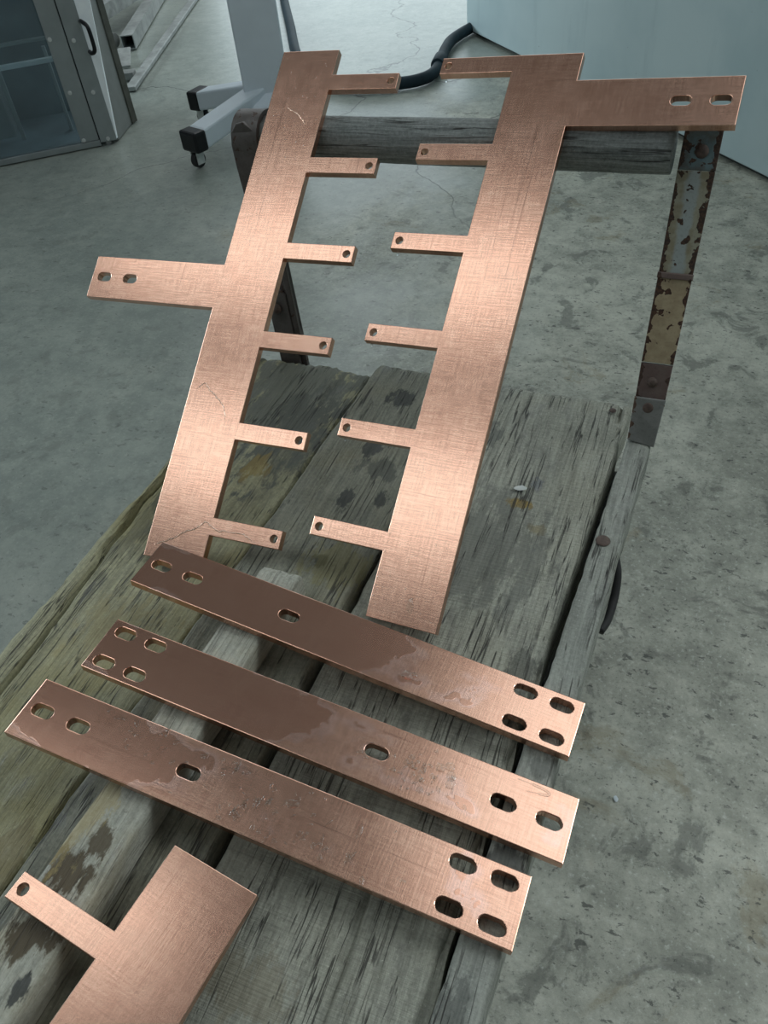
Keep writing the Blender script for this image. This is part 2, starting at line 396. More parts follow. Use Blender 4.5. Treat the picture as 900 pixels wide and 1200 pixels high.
m_right = wood('right_wood', (.195, .205, .172), (.47, .485, .41), (.20, .18, .09), .15, .42, 3.0, saw=.6,
               stains=((-.16, .80, .03, .04, (.08, .09, .085), .6), (-.073, .685, .017, .009, (.38, .25, .03), .8), (-.062, .730, .012, .017, (.14, .16, .19), .6), (-.045, .648, .014, .012, (.27, .21, .08), .5), (-.10, .60, .10, .10, (.11, .12, .11), .5), (-.015, .44, .022, .035, OIL, .55), (-.15, .10, .06, .03, (.20, .17, .10), .4)))
m_rail = wood('rail_wood', (.185, .20, .178), (.40, .425, .38), (.2, .19, .1), .1, .30, 4.0, saw=.3,
              stains=((.02, .255, .022, .018, OIL, .7), (.012, .13, .02, .03, OIL, .5), (.035, .35, .02, .012, OIL, .4)))
m_batten = wood('batten_wood', (.24, .25, .21), (.53, .54, .465), (.42, .34, .16), .35, .10, 5.0, crack=.5,
                stains=((-.318, .120, .024, .026, (.085, .065, .035), .95), (-.305, .148, .012, .018, (.085, .065, .035), .9), (-.315, .070, .026, .024, (.085, .065, .035), .95), (-.335, .17, .022, .07, (.42, .34, .14), .5), (-.298, .034, .008, .012, OIL, .9)))

lin = lambda a, b: (lambda y: a + b * y)
crackx = lambda y: -.552 + .010 * sin(y * 7) + .003 * noise.noise((y * 26, 2, 1)) + .012 * y
beam = plank('plank', lin(-.592, .028), lin(-.393, .040), -.16, .905, -.0160, .05, m_beam, r_l=.024, r_r=.005, amp=.003,
             grooves=((crackx, .0035, lambda y: .016 if y < .72 else .006),), ncol=44, ny=130, seed=1.3, edge_noise=.004)
beam['label'] = 'leftmost deck plank, yellowish green with a long split along its outer edge'
pc = plank('plank', lin(-.3855, .040), lin(-.2275, .020), -.16, .912, 0.0, .045, m_centre, ncol=30, ny=110, seed=2.7, amp=.0015, end_noise=.005)
pc['label'] = 'dark middle deck plank with yellow stain'
pr_ = plank('plank', lin(-.2215, .020), lin(-.020, .052), -.16, .916, -.0078, .045, m_right, ncol=38, ny=120, seed=5.1, amp=.0018, end_noise=.005,
            grooves=((lambda y: -.012 + .03 * y + .002 * sin(y * 60), .0016, lambda y: .010 if y > .83 else 0.0), (lambda y: -.085 + .03 * y + .002 * sin(y * 19), .0012, lambda y: .006 if y < .2 else 0.0)))
pr_['label'] = 'widest deck plank, grey with saw marks'
rl = plank('plank', lin(-.0095, .050), lin(.0275, .041), -.16, .838, .0025, .055, m_rail, ncol=14, ny=120, seed=7.7, r_l=.004, r_r=.007, amp=.0012, edge_noise=.0016)
rl['label'] = 'narrow side rail along the right edge of the deck'

m_steel = rusty('dark_steel', (.075, .066, .06), (.10, .09, .085), .60, 1.0, (.06, .042, .034), (.09, .06, .045))
m_top = rusty('blue_paint_and_grime', (.15, .23, .25), (.12, .13, .125), .58, 2.5, (.05, .035, .03), (.11, .07, .05), .0195)
m_blue = rusty('peeling_blue_paint', (.34, .34, .26), (.26, .24, .16), .585, 2.0, (.040, .026, .020), (.09, .05, .03), .0195, (.36, .43, .44))
m_yellow = rusty('rusty_yellow_paint', (.46, .385, .25), (.37, .30, .19), .60, 3.0, (.05, .028, .02), (.10, .05, .03), .0195)
m_brown = rusty('brown_rust', (.15, .105, .095), (.17, .13, .115), .62, 4.0, (.06, .036, .03), (.10, .06, .045), .0195)
m_grey = rusty('grey_paint', (.20, .21, .20), (.25, .26, .25), .66, 5.0, (.10, .062, .045), (.16, .11, .08), .0195)
m_bolt = plain('rusty_bolt', (.10, .072, .06), .7, 0.0, .35, 200, .4)
m_oldwood = wood('handle_wood', (.10, .115, .11), (.33, .36, .35), (.2, .2, .15), .05, .25, 9.0)

# bolt set in the rail
def bolt(parent, p, nrm, r, h, name='bolt', inv=True):
    bm = bmesh.new(); nrm = Vector(nrm).normalized(); p = Vector(p)
    t = bmesh.new(); bmesh.ops.create_uvsphere(t, u_segments=14, v_segments=8, radius=1.0)
    bmesh.ops.delete(t, geom=[v for v in t.verts if v.co.z < -.05], context='VERTS')
    M = Matrix.Translation(p) @ nrm.to_track_quat('Z', 'Y').to_matrix().to_4x4() @ Matrix.Diagonal((r, r, h, 1))
    bmesh.ops.transform(t, matrix=M, verts=t.verts)
    me = bpy.data.meshes.new('tmp'); t.to_mesh(me); t.free(); bm.from_mesh(me); bpy.data.meshes.remove(me)
    o = bm_obj(name, bm, m_bolt, None, True)
    o.parent = parent
    return o
b = bolt(None, (.033, .641, .0035), (0, 0, 1), .0085, .0025); part(b)
b = bolt(None, (.003, .893, -.005), (0, 0, 1), .005, .002); part(b)
# bodies below the deck: sills, axles, wheels
m_under = wood('sill_wood', (.05, .055, .05), (.12, .13, .12), seed=11.0)
for yy in (.05, .70):
    bm = bmesh.new(); add_box(bm, (-.45, yy - .04, -.135), (-.04, yy + .04, -.0605), None, .004); part(bm_obj('crossbeam', bm, m_under))
for xa, xb in ((-.045, .010), (-.535, -.48)):
    bm = bmesh.new(); lo, hi = [], []
    for yy, dx in ((-.14, 0), (.835, .040)):
        for x in (xa, xb): lo.append(bm.verts.new((x + dx, yy, -.108))); hi.append(bm.verts.new((x + dx, yy, -.0615)))
    for q in (lo, hi): bm.faces.new((q[0], q[1], q[3], q[2]))
    for i, j in ((0, 1), (1, 3), (3, 2), (2, 0)): bm.faces.new((lo[i], lo[j], hi[j], hi[i]))
    part(bm_obj('side_sill', bm, m_under))
m_rubber = plain('black_rubber', (.018, .019, .02), .65, 0, .3, 60, .2)
for yy in (.05, .70):
    bm = bmesh.new(); add_cyl(bm, (-.53, yy, -.215), (.03, yy, -.215), .011, n=16); part(bm_obj('axle', bm, m_steel, None, False, 40))
    for xx in (-.49, -.008):
        bm = bmesh.new(); pts = []
        add_cyl(bm, (xx - .02, yy, -.2175), (xx + .02, yy, -.2175), .108, n=40, bevel=.008)
        wl = part(bm_obj('wheel', bm, m_rubber, None, False, 40))
        bm = bmesh.new(); add_cyl(bm, (xx - .024, yy, -.215), (xx + .024, yy, -.215), .06, n=28, bevel=.003)
        hb = bm_obj('hub', bm, m_steel, None, False, 40); hb.parent = wl
    for xx in (-.44, -.06):
        bm = bmesh.new(); add_box(bm, (xx - .012, yy - .02, -.235), (xx + .012, yy + .02, -.112), None, .002); part(bm_obj('axle_bracket', bm, m_steel))
# black strap hook under the rail's outer side
bm = bmesh.new()
add_tube(bm, smooth_path([(.048, .640, -.014), (.0555, .625, -.030), (.0575, .605, -.048), (.0555, .580, -.058), (.050, .563, -.062)], 6), .0055, 10)
part(bm_obj('strap_hook', bm, m_rubber, None, True))

# handle frame: right post = flat strap in overlapping lengths, leaning back; local frame: X across, Y up the post, Z to the front
def post_frame(o, xdir, zlean):
    return frame(o, xdir, (0, zlean, 1))
LE = .41                                       # lean: dy/dz
RP = frame((.050, .830, .006), (1, .012, 0), (-.035, .45, 1))
rp = bpy.data.objects.new('handle_post', None); COL.objects.link(rp); part(rp)
rp['label'] = 'right handle post of flat strap with peeling blue and rusty yellow paint'
def strap(name, pts, th, mat, M, z0=0.0, bev=.0012):
    """flat strap from an outline in the post's plane"""
    me = plate_mesh(name, pts, [], th, bev); me.materials.append(mat); me.polygons.foreach_set('material_index', [0] * len(me.polygons))
    o = bpy.data.objects.new(name, me); COL.objects.link(o); o.matrix_basis = M @ Matrix.Translation((0, 0, z0)); return o
hw = .0195
o = strap('post_strap', [(-hw, .205), (hw, .205), (hw + .001, .318), (-hw - .001, .318)], .007, m_blue, RP, 0.0); o.parent = rp; o['label'] = 'upper length with peeling pale blue paint'
o = strap('post_strap', [(-hw - .001, .3185), (hw + .001, .3185), (hw + .001, .345), (hw + .001, .372), (hw - .006, .382), (-hw + .004, .382), (-hw - .001, .372), (-hw - .001, .345)], .007, m_top, RP, 0.0); o.parent = rp; o['label'] = 'top end with grimy dark blue paint'
o = strap('post_strap', [(-hw, .098), (hw - .001, .098), (hw, .203), (-hw, .203)], .0085, m_yellow, RP, .0012); o.parent = rp; o['label'] = 'middle length with rusty yellow paint'
o = strap('post_strap', [(-hw + .001, .046), (hw - .002, .046), (hw - .001, .0965), (-hw, .0965)], .008, m_brown, RP, .0008); o.parent = rp; o['label'] = 'brown rusted lower length'
o = strap('post_strap', [(-hw + .001, -.003), (hw - .004, -.008), (hw - .001, .054), (-hw, .054)], .005, m_grey, RP, .0052); o.parent = rp; o['label'] = 'grey painted foot over the end of the rail'
o = strap('edge_bead', [(-hw - .001, .199), (hw + .001, .199), (hw + .001, .206), (-hw - .001, .206)], .004, m_brown, RP, .004); o.parent = rp
zf = RP.to_3x3() @ Vector((0, 0, 1))
for (lx, ly, r, zz) in ((.002, .338, .0075, .0), (-.002, .074, .0065, .001), (-.001, .042, .0068, .005)):
    bolt(rp, RP @ Vector((lx, ly, zz)), zf, r, .005 if ly != .042 else .002)
# side flange of the right post (angle iron), running back from its outer edge
bm = bmesh.new(); add_box(bm, (hw - .005, .20, -.032), (hw, .376, -.006), RP, .001); o = bm_obj('side_flange', bm, m_steel); o.parent = rp

# left post: rounded flat iron, wrapped over the end of the roller
lp = bpy.data.objects.new('handle_post', None); COL.objects.link(lp); part(lp)
lp['label'] = 'left handle post of dark rusted iron with rounded top'
A0 = Vector((-.497, .917, -.03)); A1 = Vector((-.5315, .9565, .306))
LM = frame(A0, (1, 0, .11), A1 - A0); H = (A1 - A0).length
pl = [(-.023, -.02), (.0215, -.02), (.0225, .06), (.0225, .20), (.0235, H - .03), (.0225, H - .012), (.014, H + .008), (.002, H + .0175), (-.010, H + .016), (-.019, H + .006), (-.0235, H - .010), (-.0235, H - .04), (-.021, .24), (-.022, .12)]
o = strap('post_strap', pl, .007, m_steel, LM, 0.0); o.parent = lp
rim = [(.0125, .02), (.0225, .02), (.0225, H - .05), (.0135, H - .05)]
o = strap('edge_rib', rim, .012, m_steel, LM, .004); o.parent = lp
o = strap('reinforcing_plate', [(-.022, -.015), (.013, -.015), (.0125, .118), (.006, .126), (-.0215, .126)], .006, m_steel, LM, .006); o.parent = lp
zl = LM.to_3x3() @ Vector((0, 0, 1))
for lx, ly in ((-.006, .098), (-.004, .045)): bolt(lp, LM @ Vector((lx, ly, .009)), zl, .0085, .006)
bolt(lp, LM @ Vector((-.006, H - .075, .0035)), zl, .0065, .004)
# collar curled over the roller end
bm = bmesh.new(); rings = []
R0, R1 = Vector((-.538, .9875, .2945)), Vector((.020, .9675, .3160))
ax = (R1 - R0).normalized()
u_ = ax.cross(Vector((0, 0, 1))).normalized(); v_ = u_.cross(ax)
for k in range(19):
    a = radians(-25 + 215 * k / 18); rings.append([bm.verts.new(R0 + ax * s + (u_ * cos(a) + v_ * sin(a)) * rr) for s, rr in ((-.014, .0345), (.026, .0345), (.026, .0285), (-.014, .0285))])
for q, r in zip(rings, rings[1:]):
    for k in range(4): bm.faces.new((q[k], q[(k + 1) % 4], r[(k + 1) % 4], r[k]))
bm.faces.new(rings[0][::-1]); bm.faces.new(rings[-1])
o = bm_obj('end_hoop', bm, m_steel, None, True, 50); o.parent = lp

# round wooden roller between the posts
bm = bmesh.new(); n = 36; L = 70; rings = []
for j in range(L + 1):
    t = j / L; p = R0.lerp(R1, t); rings.append([])
    for k in range(n):
        a = 2 * pi * k / n
        rr = .0275 + .0006 * noise.noise((t * 5, cos(a) * 2.5, sin(a) * 2.5)) + .0003 * noise.noise((t * 30, cos(a) * 8, sin(a) * 8))
        if abs(a - 1.15) < .1: rr -= .0025
        rings[-1].append(bm.verts.new(Vector((rr * cos(a), (t - .5) * (R1 - R0).length, rr * sin(a)))))
for q, r in zip(rings, rings[1:]):
    for k in range(n): bm.faces.new((q[k], q[(k + 1) % n], r[(k + 1) % n], r[k]))
bm.faces.new(rings[0][::-1]); bm.faces.new(rings[-1])
ro = bm_obj('handle_bar', bm, m_oldwood, None, True)
ro.parent = cart
RF = Matrix(((u_.x, ax.x, v_.x), (u_.y, ax.y, v_.y), (u_.z, ax.z, v_.z))).to_4x4()
ro.matrix_parent_inverse = CT; ro.matrix_basis = Matrix.Translation((R0 + R1) / 2) @ RF
ro['label'] = 'round weathered wooden cross bar between the posts'

# loose batten lying along the deck under the copper bars
bat = plank('batten', lin(-.3440, .0655), lin(-.2875, .047), -.14, .470, .0345, .0322, m_batten, r_l=.003, r_r=.004, amp=.0006, ncol=16, ny=80, seed=9.4, end_noise=.0012, edge_noise=.0008)
bat.parent = None; bat.matrix_parent_inverse = Matrix.Identity(4)
tag(bat, 'pale loose wooden batten lying lengthwise on the cart deck under the copper bars', 'batten')

# ------------------------------------------------------------------ copper pieces
TH = .0098
M_edge = None
def cut_edge():
    t = NT('copper_cut_edge'); n1 = t.noise(t.coord((200, 200, 40)), 1, 4, .6)
    return t.done(t.mix(t.ss(n1, .35, .65), (.66, .33, .235), (.86, .48, .36)), .42, 1.0, t.bump(n1, .2, .0005))
M_edge = cut_edge()
def bar(name, R, O, slots, label, mat):
    x, y = .2405, .030
    me = plate_mesh(name, [(-x, -y), (x, -y), (x, y), (-x, y)], [slot(*s) for s in slots], TH, .0008)
    me.materials.append(mat); me.materials.append(M_edge)
    o = bpy.data.objects.new(name, me); COL.objects.link(o); o.matrix_world = mat4(R, O)
    return tag(o, label, 'copper bar', 'flat copper bars laid across the cart')
B1 = (((.99327, .05929, .0995), (-.05958, .99822, 0), (-.09933, -.00593, .99504)), (-.18637, .40511, .03607))
B2 = (((.9945, .03254, .0995), (-.0327, .99947, 0), (-.09945, -.00325, .99504)), (-.17287, .30432, .03472))
B3 = (((.99484, .01964, .0995), (-.01973, .99981, 0), (-.09948, -.00196, .99504)), (-.19597, .22317, .03703))
four = lambda x: [(x - .018, .018), (x + .018, .018), (x - .018, -.0178), (x + .018, -.0178)]
quad = lambda a, b: [(a, .018), (b, .018), (a, -.0178), (b, -.0178)]
def B(v): return [(v, .0005)]
bar1 = bar('copper_bar', *B1, B(-.2216) + B(-.1816) + B(-.0640) + quad(.185, .2207), 'farthest of the three flat copper bars, touching the foot of the upright plates', copper('copper_bar_far', 1.0, (-.02, .17, .4), .8, .03))
bar2 = bar('copper_bar', *B2, quad(-.222, -.1864) + B(.0611) + B(.1802) + B(.2208), 'middle copper bar, four slots at left end and two in line at right end', copper('copper_bar_middle', 2.3, (-.16, .13, .4), .8, .03))
bar3 = bar('copper_bar', *B3, B(-.2216) + B(-.1817) + B(-.0642) + quad(.1853, .2208), 'nearest of the three slotted copper bars, beaded with water at its middle', copper('copper_bar_near', 3.7, (-.19, .02, .4), 1.0, .03))

BW, TL, TW, PI_, HR = .0823, .0935, .022, .1197, .0047
def rowsL(n=6): return [-i * PI_ for i in range(n)]
# left plate: teeth on its right side, wide arm half way down on its left
out = [(-BW, .037), (0, .037)]
holes = []
for v in rowsL():
    out += [(0, v), (TL, v), (TL, v - TW), (0, v - TW)]; holes.append(circ(TL - .0093, v - TW / 2, HR))
out += [(0, -.660), (-BW, -.660), (-BW, -.335), (-BW - .2025, -.335), (-BW - .2025, -.2749), (-BW, -.2749)]
holes += [slot(-.2649, -.3045, .0225, .0122), slot(-.2222, -.3045, .0225, .0122)]
LR, LO = ((.99879, -.025, -.04229), (-.00283, .83019, -.55748), (.04904, .55693, .82911)), (-.42057, 1.01779, .36661)
me = plate_mesh('comb_plate', out[::-1], holes, TH, .0006); me.materials.append(copper('copper_comb_left', 5.2, None, 1.0)); me.materials.append(M_edge)
cl = bpy.data.objects.new('comb_plate', me); COL.objects.link(cl); cl.matrix_world = mat4(LR, LO)
tag(cl, 'left copper comb plate leaning on the handle, teeth pointing right, slotted arm at half height', 'copper plate', 'copper comb plates')
# right plate: teeth on its left side, wide arm at the top right
out = [(BW, 0), (-TL, 0)]
holes = []
for i, v in enumerate(rowsL()):
    if i: out += [(0, v), (-TL, v)]
    out += [(-TL, v - TW), (0, v - TW)]; holes.append(circ(-TL + .0093, v - TW / 2, HR))
out += [(0, -.6939), (BW, -.6939), (BW, -.0963), (BW + .1815, -.0963), (BW + .1815, -.0365), (BW, -.0365)]
holes += [slot(.2027, -.0656, .0225, .0122), slot(.2441, -.0656, .0225, .0122)]
RR, RO = ((.99581, .00832, -.09104), (-.05742, .83183, -.55205), (.07114, .55497, .82882)), (-.18312, 1.03689, .38812)
me = plate_mesh('comb_plate', out, holes, TH, .0006); me.materials.append(copper('copper_comb_right', 6.6, None, 1.0)); me.materials.append(M_edge)
cr_ = bpy.data.objects.new('comb_plate', me); COL.objects.link(cr_); cr_.matrix_world = mat4(RR, RO)
tag(cr_, 'right copper comb plate leaning on handle, teeth pointing left, slotted arm at top right', 'copper plate', 'copper comb plates')
# plate in the foreground, lying on the batten
out = [(0, .074), (BW, .074), (BW, -.20), (0, -.20), (0, -PI_ - TW), (-TL, -PI_ - TW), (-TL, -PI_), (0, -PI_), (0, -TW), (-TL, -TW), (-TL, 0), (0, 0)]
holes = [circ(-TL + .0088, -TW / 2, HR), circ(-TL + .0088, -PI_ - TW / 2, HR)]
PR, PO = ((.98711, .12535, .0995), (-.12598, .99203, 0), (-.09871, -.01254, .99504)), (-.24732, .09242, .04216)
me = plate_mesh('comb_plate', out, holes, TH, .0006); me.materials.append(copper('copper_comb_front', 8.1, None, .55)); me.materials.append(M_edge)
cf = bpy.data.objects.new('comb_plate', me); COL.objects.link(cf); cf.matrix_world = mat4(PR, PO)
tag(cf, 'copper comb plate lying flat in the foreground with one tooth pointing left', 'copper plate', 'copper comb plates')

# ------------------------------------------------------------------ water left on the copper
def water_mat():
    t = NT('water'); nt = t.t
    tr = t.n('BsdfTransparent'); tr.inputs[0].default_value = (.93, .95, .95, 1)
    gl = t.n('BsdfGlossy'); gl.inputs['Roughness'].default_value = .06; gl.inputs['Color'].default_value = (1, 1, 1, 1)
    fr = t.n('Fresnel'); fr.inputs['IOR'].default_value = 1.33
    mx = t.n('MixShader'); t.link(fr.outputs[0], mx.inputs[0]); t.link(tr.outputs[0], mx.inputs[1]); t.link(gl.outputs[0], mx.inputs[2])
    nt.nodes.remove(t.b); t.link(mx.outputs[0], t.out.inputs[0]); return t.m
M_water = water_mat()
def add_blob(bm, cx, cy, rx, ry, h, rot, seed, n=14):
    """low flattened bead with an uneven outline"""
    rings = []
    for s, z in ((1.0, 0.0), (.86, .28), (.64, .62), (.34, .90)):
        ring = []
        for k in range(n):
            a = 2 * pi * k / n
            q = 1 + .28 * noise.noise((cos(a) * 1.6 + seed, sin(a) * 1.6, seed * 1.7))
            x, y = rx * q * s * cos(a), ry * q * s * sin(a)
            ring.append(bm.verts.new((cx + x * cos(rot) - y * sin(rot), cy + x * sin(rot) + y * cos(rot), .62 * h * z + .00005)))
        rings.append(ring)
    top = bm.verts.new((cx, cy, .62 * h + .00005))
    for q, r in zip(rings, rings[1:]):
        for k in range(n): bm.faces.new((q[k], q[(k + 1) % n], r[(k + 1) % n], r[k]))
    for k in range(n): bm.faces.new((rings[-1][k], rings[-1][(k + 1) % n], top))
def water_obj(name, bm, M, label, kind='stuff'):
    o = bm_obj(name, bm, M_water, None, True, None, 'streak' in name); o.matrix_world = M
    return tag(o, label, 'water', None, kind)
def scale_mat():
    t = NT('water_line_over_copper'); nz = t.noise(t.coord(400), 1, 3)
    return t.done(t.mix(t.ss(nz, .35, .65), (.90, .62, .48), (1.0, .76, .62)), .10, 1.0)
M_scale = scale_mat()
rnd = random.Random(11)
bm = bmesh.new()
for k in range(70):                                # near bar: beads and short runs around its middle
    x = rnd.gauss(.02, .05); y = rnd.uniform(-.026, .026)
    if (x - .0) * .06 + y * .4 > .02: continue
    if rnd.random() < .4: add_blob(bm, x, y, rnd.uniform(.0012, .0022), rnd.uniform(.003, .007), .0009, rnd.uniform(-.5, .3), k)
    else: add_blob(bm, x, y, rnd.uniform(.001, .0035), rnd.uniform(.001, .003), .0008, rnd.uniform(0, 3), k)
for k in range(16): add_blob(bm, rnd.uniform(-.17, -.08), rnd.uniform(0, .026), rnd.uniform(.001, .005), rnd.uniform(.001, .003), .0006, rnd.uniform(0, 3), k + 90)
add_blob(bm, .034, .010, .006, .004, .0016, .4, 3.3)
water_obj('water_beads', bm, mat4(*B3), 'water beads scattered over the nearest copper bar')
bm = bmesh.new()
for k in range(46):
    x = rnd.gauss(.105, .022); y = rnd.gauss(-.004, .011)
    if abs(y) > .026: continue
    add_blob(bm, x, y, rnd.uniform(.001, .003), rnd.uniform(.001, .0035), .0008, rnd.uniform(0, 3), k)
for dx, dy in ((0, 0), (-.004, .008), (.002, -.007), (-.012, .004)): add_blob(bm, .131 + dx, .005 + dy, .0045, .0045, .0016, .3, dx * 99)
water_obj('water_beads', bm, mat4(*B2), 'cluster of water beads on the middle copper bar')
bm = bmesh.new()
pts = [(.186, .0262, 0), (.198, .0262, 0), (.210, .0255, 0), (.2150, .0236, 0), (.213, .0212, 0), (.205, .0200, 0), (.196, .0185, 0)]
add_tube(bm, smooth_path(pts, 5), [.0005] * 6 + [.0011] * 19 + [.0004] * 6, 8, .8)
water_obj('water_streak', bm, mat4(*B2), 'thin water streak near the right end of the middle copper bar', None)
bm = bmesh.new(); add_blob(bm, .075, -.0125, .0065, .0055, .0022, .2, 1.1); add_blob(bm, .081, -.010, .003, .003, .0015, .2, 1.9)
water_obj('water_drop', bm, mat4(*B1), 'fat water drop right of middle on the farthest copper bar', None)
def streak(pts, r, M, label):
    bm = bmesh.new(); q = []
    for i, p in enumerate(smooth_path([(x / 1000, y / 1000, 0) for x, y in pts], 8)):
        q.append(p + Vector((.0018 * noise.noise((p.x * 240, p.y * 240, 1)), .0022 * noise.noise((p.x * 260, p.y * 260, 7)), 0)))
    add_tube(bm, q, [r * (.55 + .9 * abs(noise.noise((i * .5, 3, 1)))) * (1 if 1 < i < len(q) - 3 else .4) for i, p in enumerate(q)], 7, .7)
    o = water_obj('water_streak', bm, M, label, None); o.data.materials.clear(); o.data.materials.append(M_scale); return o
ML4, MR4 = mat4(LR, LO), mat4(RR, RO)
streak([(-72, -645), (-50.5, -634.7), (-35.6, -623.5), (-19.4, -615), (-8, -606), (10, -613), (41.8, -611.5), (62.6, -619)], .0012, ML4, 'wavy water line across the foot of the left comb plate and its lowest tooth')
streak([(-72, -443), (-62.7, -436.5), (-52, -444), (-34.4, -455.6), (-25, -466), (-20.9, -478)], .0010, ML4, 'curved water line halfway down the left comb plate')
streak([(-54.5, -47.6), (-41.3, -54.1), (-30.4, -61.7), (-21.4, -71.7)], .0010, ML4, 'short water line near the top of the left comb plate')
bm = bmesh.new()
for k in range(150):
    x, y = rnd.uniform(-.08, -.002), rnd.gauss(-.045, .045)
    if y > .033 or y < -.15: continue
    add_blob(bm, x, y, rnd.uniform(.0004, .0011), rnd.uniform(.0004, .0011), .0005, 0, k, 8)
for k in range(26): add_blob(bm, rnd.uniform(.0, .09), rnd.uniform(-.02, -.001), rnd.uniform(.0004, .0008), rnd.uniform(.0004, .0008), .0004, 0, k, 8)
water_obj('water_beads', bm, ML4, 'fine mist of water beads at the top of the left comb plate')
bm = bmesh.new()
for k in range(30): add_blob(bm, rnd.uniform(.002, .075), rnd.uniform(-.688, -.60), rnd.uniform(.0005, .0014), rnd.uniform(.0005, .0014), .0006, 0, k, 8)
for k in range(8): add_blob(bm, .003 + .001 * k % 3 * .001, -.60 - .010 * k, .0014, .0016, .0009, 0, k, 8)
add_blob(bm, .047, -.672, .004, .009, .0006, .2, 4.0)
water_obj('water_beads', bm, MR4, 'water beads at the foot of the right comb plate')
m_drop = NT('drop'); m_drop = m_drop.done((1, 1, 1), .02, 0.0, None, **{'Transmission Weight': 1.0, 'IOR': 1.33})
for i, nm in ((0, 'topmost'), (2, 'third'), (3, 'fourth'), (4, 'fifth')):
    bm = bmesh.new(); bmesh.ops.create_uvsphere(bm, u_segments=12, v_segments=8, radius=.0017)
    for v in bm.verts: v.co.z *= 1.25
    o = bm_obj('water_drop', bm, m_drop, None, True)
    o.location = MR4 @ Vector((-TL + .006, -i * PI_ - TW + .0005, -TH)) + Vector((0, 0, -.0018))
    tag(o, 'tiny water drop hanging under the tip of the %s tooth of the right comb plate' % nm, 'water')

# ------------------------------------------------------------------ background: grey enclosure with a glass door (upper left)
D0 = Vector((-2.023, 2.452, FZ)); DX = Vector((.766, .642, 0)).normalized(); DN = Vector((.642, -.766, 0)).normalized()
DM = Matrix(((DX.x, -DN.x, 0, D0.x), (DX.y, -DN.y, 0, D0.y), (0, 0, 1, D0.z), (0, 0, 0, 1)))   # local: x along door, y into machine, z up
door = empty('machine_enclosure', 'tall grey machine enclosure with glass door at the upper left of the photo', 'machine', M=DM.copy())
m_al = plain('aluminium', (.36, .40, .41), .38, .65, .08, 20, .03)
m_al2 = plain('sky_glare_aluminium', (.90, .96, 1.0), .30, .1, .06, 20, .02)  # sky reflection on the door edge is put into this pale colour
m_black = plain('black_plastic', (.015, .016, .018), .35, 0, .2, 50, .05)
m_black.node_tree.nodes['Principled BSDF'].inputs['Specular IOR Level'].default_value = .25
m_dark = plain('dark_rubber_seal', (.03, .035, .035), .7, 0, .2, 50, .1)
m_olive = plain('olive_metal', (.085, .085, .07), .55, .2, .25, 40, .1)
m_screw = plain('screw_steel', (.62, .65, .64), .35, .3, .1, 80, .05)
m_pan = plain('dull_grey_panel', (.19, .205, .195), .6, 0, .12, 15, .05)
m_inside = plain('machine_interior', (.16, .21, .235), .5, .2, .35, 6, .05)
def dbox(name, lo, hi, mat, bev=.002, parent=door, label=None):
    bm = bmesh.new(); add_box(bm, lo, hi, None, bev); o = bm_obj(name, bm, mat, parent)
    if label: o['label'] = label
    return o
HT = 1.9
dbox('door_stile', (-.058, -.006, .012), (0, .03, HT), m_al, label='outer upright with screws')
dbox('frame_upright', (-.126, 0, .022), (-.0615, .028, HT), m_al)
dbox('seal_strip', (-.063, .004, .012), (-.056, .03, HT), m_dark)
dbox('frame_upright', (-1.66, 0, .0), (-1.6, .028, HT), m_al)
dbox('end_panel', (-1.66, .030, .0), (-1.64, .47, HT), m_pan)
dbox('bottom_rail', (-1.6, .0, .0), (-.059, .03, .021), m_al)
gt = NT('door_glass')
gm = gt.done((.62, .74, .78), .02, 0.0, None, **{'Transmission Weight': .92, 'IOR': 1.3})
dbox('glass_pane', (-1.6, .006, .021), (-.122, .012, HT), gm, 0, label='tinted glass pane')
for (xx, zz) in ((-.115, .358), (-.108, .19), (-.115, .03), (-.040, .344), (-.018 - .012, .18), (-.030, .022)):
    zz2 = zz
    bm = bmesh.new(); y = -.006 if xx > -.06 else 0.0
    add_cyl(bm, (xx, y + .001, zz2), (xx, y - .004, zz2), .007, n=12, bevel=.001); bm_obj('screw', bm, m_screw, door, False, 40)
# folded door edge with sky glare in its colour, tapering to the floor
bm = bmesh.new(); vs = []
for z, d in ((.015, .006), (.62, .070)):
    for (x, y) in ((0.0005, -.004), (d, .010), (d, .016), (-.004, .016)): vs.append(bm.verts.new((x, y, z)))
for k in range(4): bm.faces.new((vs[k], vs[(k + 1) % 4], vs[4 + (k + 1) % 4], vs[4 + k]))
bm.faces.new(vs[3::-1]); bm.faces.new(vs[4:])
bm_obj('door_edge', bm, m_al2, door)['label'] = 'folded aluminium door edge with sky reflection painted in'
bm = bmesh.new()
add_tube(bm, smooth_path([(.000, -.002, .395), (.006, -.03, .397), (.018, -.052, .385), (.020, -.055, .35), (.018, -.052, .315), (.006, -.03, .303), (.000, -.002, .303)], 6), .0068, 10)
bm_obj('door_handle', bm, m_black, door, True)['label'] = 'black bow handle'
# set-back frame to the right and its dark edge
E0 = Vector((-2.023, 2.470, 0)); E1 = Vector((-2.082, 2.654, 0))
iv = DM.inverted(); a = iv @ Vector((-2.035, 2.475, FZ)); b2 = iv @ Vector((-2.086, 2.640, FZ))
def prism(name, poly, z0, z1, mat, parent, label=None):
    bm = bmesh.new(); lo = [bm.verts.new((x, y, z0)) for x, y in poly]; hi = [bm.verts.new((x, y, z1)) for x, y in poly]; n = len(poly)
    for k in range(n): bm.faces.new((lo[k], lo[(k + 1) % n], hi[(k + 1) % n], hi[k]))
    bm.faces.new(lo[::-1]); bm.faces.new(hi); o = bm_obj(name, bm, mat, parent)
    if label: o['label'] = label
    return o
prism('side_panel', [(a.x, a.y), (b2.x, b2.y), (b2.x - .03, b2.y), (a.x - .03, a.y)], .0, HT, m_pan, door, 'grey side panel')
c = iv @ Vector((-2.084, 2.668, FZ))
